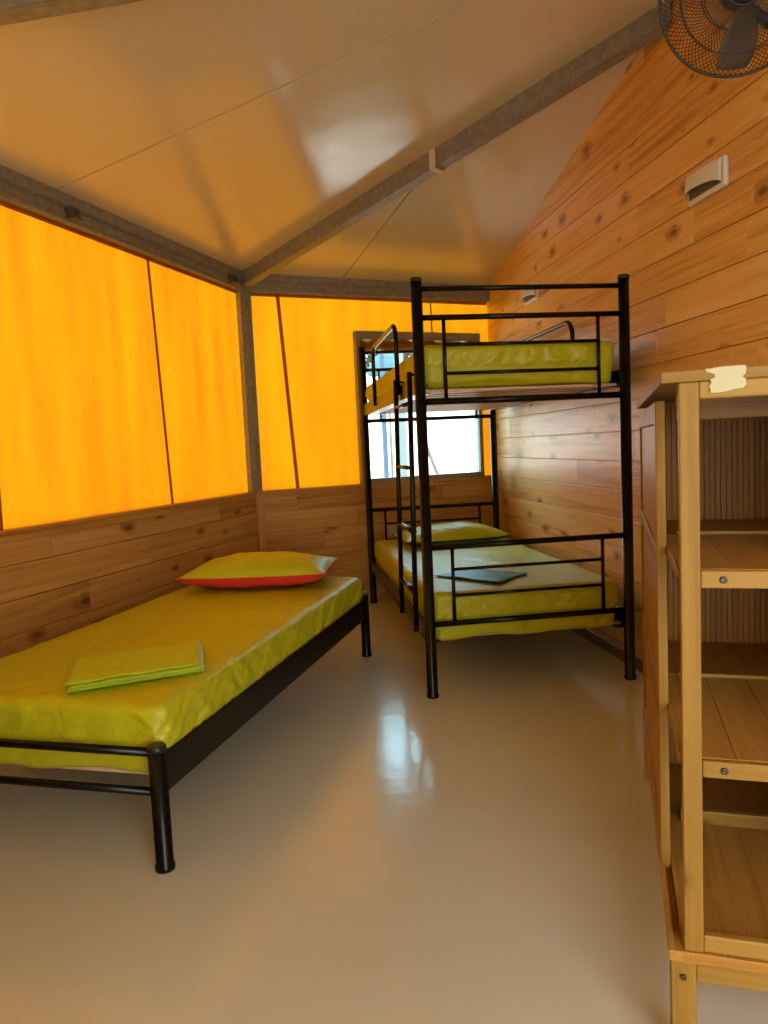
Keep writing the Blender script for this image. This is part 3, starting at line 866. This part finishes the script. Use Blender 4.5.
for zt in (.913, .580):
    f_ = cb_('shelf_rail', .058, CW-.058, .003, .018, zt-.031, zt-.001, uvdir=0)
    bm = bmesh.new(); lathe(bm, [(.0062, 0), (.0062, .002), (.004, .0035), (.002, .002)], mtx=Matrix.Translation((.093, .0035, zt-.016)) @ Matrix.Rotation(PI/2, 4, 'X'), seg=14); obj('screw', bm, M['screw'], f_)
    bm = bmesh.new()
    x = .030
    while x < CW-.03:
        e = min(CW-.03, x+.085); box(bm, x, e-.0008, .018, .482, zt-.016, zt, None, bev=.0008, uvdir=1); x = e
    s_ = obj('shelf', bm, M['bamboo_dark'], cab)
    cb_('edge_strip', .022, .030, .03, .482, zt-.018, zt+.001, uvdir=1, parent=s_, bev=.001)
    cb_('edge_strip', .058, CW-.058, .482, .492, zt-.016, zt+.007, uvdir=0, parent=s_, bev=.001)
    bm = bmesh.new()
    box(bm, .030, CW-.03, .500, .80, zt-.016, zt-.001, None, bev=.001, uvdir=1); obj('shelf', bm, M['bamboo_slat'], cab)
# slatted partition seen through the open end
bm = bmesh.new()
x = .030
while x < CW-.03:
    e = min(x+.0135, CW-.03)
    box(bm, x, e-.0006, .802, .812, .228, 1.227, None, bev=.001, uvdir=2); x = e
box(bm, .03, CW-.03, .811, .818, .228, 1.227, None, uvdir=2)
obj('slatted_partition', bm, M['bamboo_slat'], cab)
cb_('side_panel', CW-.026, CW-.014, .03, CD-.01, .228, 1.227, mat='bamboo_slat', uvdir=2)
# sliding door
dr = bpy.data.objects.new('sliding_door', None); C.objects.link(dr); dr.parent = cab
D0, D1, q0, q1 = .285, 1.20, .003, .0225
cb_('door_stile', q0, q1, D0, D0+.045, .214, 1.212, uvdir=2, parent=dr); cb_('door_stile', q0, q1, D1-.045, D1, .214, 1.212, uvdir=2, parent=dr)
for z0, z1 in ((1.165, 1.212), (.865, .905), (.535, .575), (.214, .26)):
    cb_('door_rail', q0, q1, D0+.045, D1-.045, z0, z1, uvdir=1, parent=dr)
for z0, z1 in ((.905, 1.165), (.575, .865), (.26, .535)):
    bm = bmesh.new(); y = D0+.045
    while y < D1-.045:
        e = min(y+.03, D1-.045); box(bm, q0+.006, q0+.012, y, e-.002, z0, z1, None, bev=.0015, uvdir=2); y = e
    obj('door_panel', bm, M['bamboo_dark'], dr)
# torn masking tape on the top rail
bm = bmesh.new()
tp = [(.067, 1.2485), (.075, 1.2480), (.084, 1.2498), (.096, 1.2502), (.112, 1.2505), (.128, 1.2502), (.1285, 1.2425), (.127, 1.2360), (.1225, 1.2325), (.128, 1.2280), (.1285, 1.2195), (.124, 1.2140), (.112, 1.2130), (.100, 1.2100), (.086, 1.2085), (.074, 1.2090), (.0755, 1.2140), (.0725, 1.2190), (.0765, 1.2260), (.074, 1.2305), (.082, 1.2335), (.0815, 1.2390), (.074, 1.2415), (.068, 1.2450)]
def tape_poly(pts, y0, y1):
    a = [bm.verts.new((x, y0, z)) for x, z in pts]; b = [bm.verts.new((x, y1, z)) for x, z in pts]
    bm.faces.new(a); bm.faces.new(b[::-1]); n = len(a)
    for i in range(n): j = (i+1) % n; bm.faces.new((a[i], b[i], b[j], a[j]))
tape_poly(tp, -.0012, .004)
obj('masking_tape', bm, M['tape'], cab)['label'] = 'torn cream masking tape stuck on the top edge'

# ------------------------------------------------------------------ fittings on the walls
def wall_light(label, y, z, wd, ht, dp=.055):
    """bulkhead light; local x along +y of the room, y out of the wall"""
    root = thing('wall_light', label, 'wall light', (WX, y, z), 0, 'white wall lights on the pine wall')
    mt = Matrix(((0, -1, 0, 0), (1, 0, 0, 0), (0, 0, 1, 0), (0, 0, 0, 1)))   # local (along, out, z) -> world
    bm = bmesh.new(); box(bm, -wd/2, wd/2, .0, .022, -ht/2, ht/2, mt, bev=.009); obj('back_plate', bm, M['white_plastic'], root)
    # hood: curved front, cut away along an arc at the bottom
    bm = bmesh.new(); n = 26; g = {}
    for i in range(n+1):
        u = -1+2*i/n
        x = u*wd*.455
        bow = .022 + (dp-.022)*math.sqrt(max(0, 1-((u-.55)/1.58)**2)) if u < .55 else .022+(dp-.022)*math.sqrt(max(0, 1-((u-.55)/.47)**2))
        lo_ = -ht*.34 + ht*.22*math.sqrt(max(0, 1-((u-.35)/1.36)**2 if u < .35 else 1-((u-.35)/.66)**2))
        for j in range(9):
            v = j/8; g[i, j] = bm.verts.new(mt @ Vector((x, bow*(1-.12*v**3), lo_+(ht*.44-lo_)*v)))
        g[i, 9] = bm.verts.new(mt @ Vector((x, .02, ht*.45)))
    for i in range(n):
        for j in range(9):
            f = bm.faces.new((g[i, j], g[i+1, j], g[i+1, j+1], g[i, j+1])); f.smooth = j < 8
    o = obj('hood', bm, M['white_plastic'], root); md = o.modifiers.new('thickness', 'SOLIDIFY'); md.thickness = .003
    bm = bmesh.new()
    box(bm, -wd*.42, wd*.42, .02, .026, -ht*.34, ht*.3, mt, bev=.002)
    a = []
    for i in range(n+1):
        u = -1+2*i/n; x = u*wd*.44
        bow = .022 + (dp*.9-.022)*(math.sqrt(max(0, 1-((u-.55)/1.58)**2)) if u < .55 else math.sqrt(max(0, 1-((u-.55)/.47)**2)))
        a.append((bm.verts.new(mt @ Vector((x, .021, -ht*.10))), bm.verts.new(mt @ Vector((x, bow*.9, -ht*.08)))))
    for i in range(n): bm.faces.new((a[i][0], a[i+1][0], a[i+1][1], a[i][1]))
    obj('lens', bm, M['grey_plastic'], root)
    return root
wall_light('white plastic wall light on the boards above the cabinet', -.525, 2.088, .25, .112)
wall_light('white wall light half hidden behind the top bunk rail', 1.47, 2.078, .25, .112)

def socket(label, along, z, wd, ht):
    root = thing('wall_socket', label, 'socket', FB_ @ Vector((along, .022, z)), -(BA-PI/2), 'cream sockets on the back wall')
    bm = bmesh.new(); box(bm, -wd/2, wd/2, -.012, .002, -ht/2, ht/2, None, bev=.004); obj('cover_plate', bm, M['socket'], root)
    bm = bmesh.new()
    for x in (-.02, .02): lathe(bm, [(.003, 0), (.003, .001)], mtx=Matrix.Translation((x*.5, -.0125, 0)) @ Matrix.Rotation(PI/2, 4, 'X'), seg=10)
    lathe(bm, [(.018, 0), (.018, .0006)], mtx=Matrix.Translation((0, -.0118, 0)) @ Matrix.Rotation(PI/2, 4, 'X'), seg=20)
    obj('outlet', bm, M['socket'], root)
socket('cream wall socket low on the boards above the single bed pillow', .308, .365, .10, .08)
socket('cream wall socket on the boards beside the lower bunk pillow', 1.01, .50, .085, .09)

# wall fan
FC = CAM + (F + RR*((744-384)/FPX) + UU*((512+15)/FPX))*1.96
fdir = Vector((-.42, -.80, -.43)).normalized()
fx_ = fdir.cross(Vector((0, 0, 1))).normalized(); fy_ = fx_.cross(fdir).normalized()
fan = thing('wall_fan', 'black wire cage wall fan high above the cabinet', 'fan', (WX, FC.y+.25, FC.z))
off = Vector((WX, FC.y+.25, FC.z))
FM = Matrix.Translation(FC-off) @ Matrix(((fx_.x, fy_.x, fdir.x, 0), (fx_.y, fy_.y, fdir.y, 0), (fx_.z, fy_.z, fdir.z, 0), (0, 0, 0, 1)))
FRD = .208
def grille(name, sgn, depth, swirl, nw, mat):
    bm = bmesh.new()
    def pt(r, a, extra=0.0):
        z = sgn*depth*(math.sqrt(max(0, 1-(r/FRD)**2.6)))
        return FM @ Vector((r*math.cos(a), r*math.sin(a), z+extra))
    for k in range(nw):
        a0 = 2*PI*k/nw; pts = []
        for i in range(13):
            r = .045+(FRD-.045)*i/12; pts.append(pt(r, a0+swirl*(i/12)))
        tube(bm, pts, .0010, 5, False)
    for r in (.10, .155):
        tube(bm, [pt(r, 2*PI*k/64) for k in range(64)], .0016, 6, False, closed=True)
    tube(bm, [pt(.045, 2*PI*k/32) for k in range(32)], .003, 6, False, closed=True)
    tube(bm, [FM @ Vector((FRD*math.cos(2*PI*k/72), FRD*math.sin(2*PI*k/72), sgn*.004)) for k in range(72)], .0042, 8, False, closed=True)
    return obj(name, bm, M[mat], fan)
grille('front_grille', 1, .055, .75, 96, 'fan_black')
grille('rear_grille', -1, .075, -.75, 96, 'fan_black')
bm = bmesh.new(); lathe(bm, [(.046, .045), (.046, .056), (.03, .061)], mtx=FM, seg=28); obj('badge_disc', bm, M['fan_black'], fan)
for k in range(3):
    bm = bmesh.new(); g = {}
    n1, n2 = 12, 8
    a0 = -PI*.54 + 2*PI*k/3
    for i in range(n1+1):
        r = .028+(.165)*i/n1; wv = .32+.30*math.sin(PI*min(1, i/n1*.9+.1))
        for j in range(n2+1):
            v = j/n2-.5; a = a0+v*wv*1.25+.25*(i/n1); z = -.008+v*.055*(1-.3*i/n1)
            g[i, j] = bm.verts.new(FM @ Vector((r*math.cos(a), r*math.sin(a), z)))
    for i in range(n1):
        for j in range(n2):
            f = bm.faces.new((g[i, j], g[i+1, j], g[i+1, j+1], g[i, j+1])); f.smooth = True
    o = obj('blade', bm, M['fan_blade'], fan); md = o.modifiers.new('thickness', 'SOLIDIFY'); md.thickness = .002
bm = bmesh.new(); lathe(bm, [(.0, -.02), (.03, -.02), (.032, .015), (.02, .028), (.0001, .03)], mtx=FM, seg=24); obj('hub', bm, M['fan_black'], fan)
bm = bmesh.new(); lathe(bm, [(.03, -.17), (.05, -.16), (.055, -.11), (.048, -.074)], mtx=FM, seg=24); mo = obj('motor_housing', bm, M['fan_black'], fan)
end = FM @ Vector((0, -.03, -.13))
bar('wall_arm', fan, [end, (-.10, end.y*.5+.02, end.z-.06), (-.02, 0, end.z-.10)], .016, 12, mat='fan_black')
bm = bmesh.new(); box(bm, -.022, 0, -.05, .05, end.z-.18, end.z-.02, None, bev=.006); obj('wall_bracket', bm, M['fan_black'], fan)

# ------------------------------------------------------------------ outside
bm = bmesh.new(); box(bm, -14, 16, -14, 18, -.20, -.122, None); struct('ground', bm, M['ground'])
def outw(d, along, z=0):
    return FB_ @ Vector((along, d, z))
t = thing('neighbouring_cabin', 'sunlit white cabin wall seen outside through the window', 'building', outw(6.2, 3.5, -.12), -(BA-PI/2))
bm = bmesh.new(); box(bm, -4.5, 5, 0, .3, 0, 2.3, None); obj('cabin_wall', bm, M['whitewall'], t)
bm = bmesh.new(); box(bm, -4.7, 5.2, -.25, .5, 2.3, 2.38, None); obj('cabin_roof', bm, M['whitewall'], t)
t = thing('porch_post', 'blue painted post standing outside beyond the window', 'post', outw(3, 2.33, -.12), -(BA-PI/2))
bm = bmesh.new(); box(bm, -.025, .025, -.025, .025, 0, 2.5, None, bev=.004); obj('shaft', bm, M['bluepost'], t)
bm = bmesh.new(); box(bm, -.05, .05, -.05, .05, 0, .02, None, bev=.004); obj('foot_plate', bm, M['bluepost'], t)
t = thing('porch_post', 'pale blue porch post outside, beyond the ladder', 'post', outw(3.1, 2.60, -.12), -(BA-PI/2))
bm = bmesh.new(); box(bm, -.045, .045, -.045, .045, 0, 2.5, None, bev=.004); obj('shaft', bm, M['paleblue'], t)
bm = bmesh.new(); box(bm, -.07, .07, -.07, .07, 0, .02, None, bev=.004); obj('foot_plate', bm, M['paleblue'], t)
bm = bmesh.new(); tube(bm, [outw(3, 2.76, 1.45), outw(3, 2.92, 1.01), outw(3, 3.01, .78), outw(3, 3.30, -.11)], .022)
tag(obj('guy_strut', bm, M['steelpaint']), 'grey diagonal strut outside, beyond the window', 'strut')
t = thing('parasol', 'turquoise parasol outside, seen under the rolled flap', 'parasol', outw(5.2, 3.42, -.12))
bm = bmesh.new(); lathe(bm, [(.02, 2.66), (.17, 2.60), (.30, 2.42), (.31, 2.32), (.29, 2.32), (.28, 2.41), (.15, 2.56), (.02, 2.62)], seg=16); obj('canopy', bm, M['cyan'], t)
bm = bmesh.new(); lathe(bm, [(.022, 0), (.022, 2.58)], seg=12); obj('pole', bm, M['steelpaint'], t)
# tree behind the cabin
tr = thing('olive_tree', 'olive green leafy tree outside, beyond the rolled flap', 'tree', outw(8.6, 4.9, -.12))
bm = bmesh.new(); tube(bm, [(0, 0, 0), (.05, 0, 1.2), (-.05, .05, 2.4), (0, 0, 3.4)], [.14, .11, .08, .03], 10); obj('trunk', bm, M['bark'], tr)
bm = bmesh.new(); r2 = random.Random(3)
for k in range(2600):
    a, b_ = r2.uniform(0, 2*PI), r2.gauss(0, 1)
    rr_ = r2.uniform(.4, 1)**.5
    d = Vector((r2.gauss(0, 1), r2.gauss(0, 1), r2.gauss(0, 1))).normalized()*rr_
    c_ = Vector((d.x*1.9, d.y*1.3, 3.4+d.z*.75))
    u_ = Vector((r2.gauss(0, 1), r2.gauss(0, 1), r2.gauss(0, 1))).normalized(); v_ = u_.orthogonal().normalized()
    L_ = .10
    bm.faces.new([bm.verts.new(c_+u_*L_), bm.verts.new(c_+v_*L_*.4), bm.verts.new(c_-u_*L_), bm.verts.new(c_-v_*L_*.4)])
obj('foliage', bm, M['leaf'], tr)
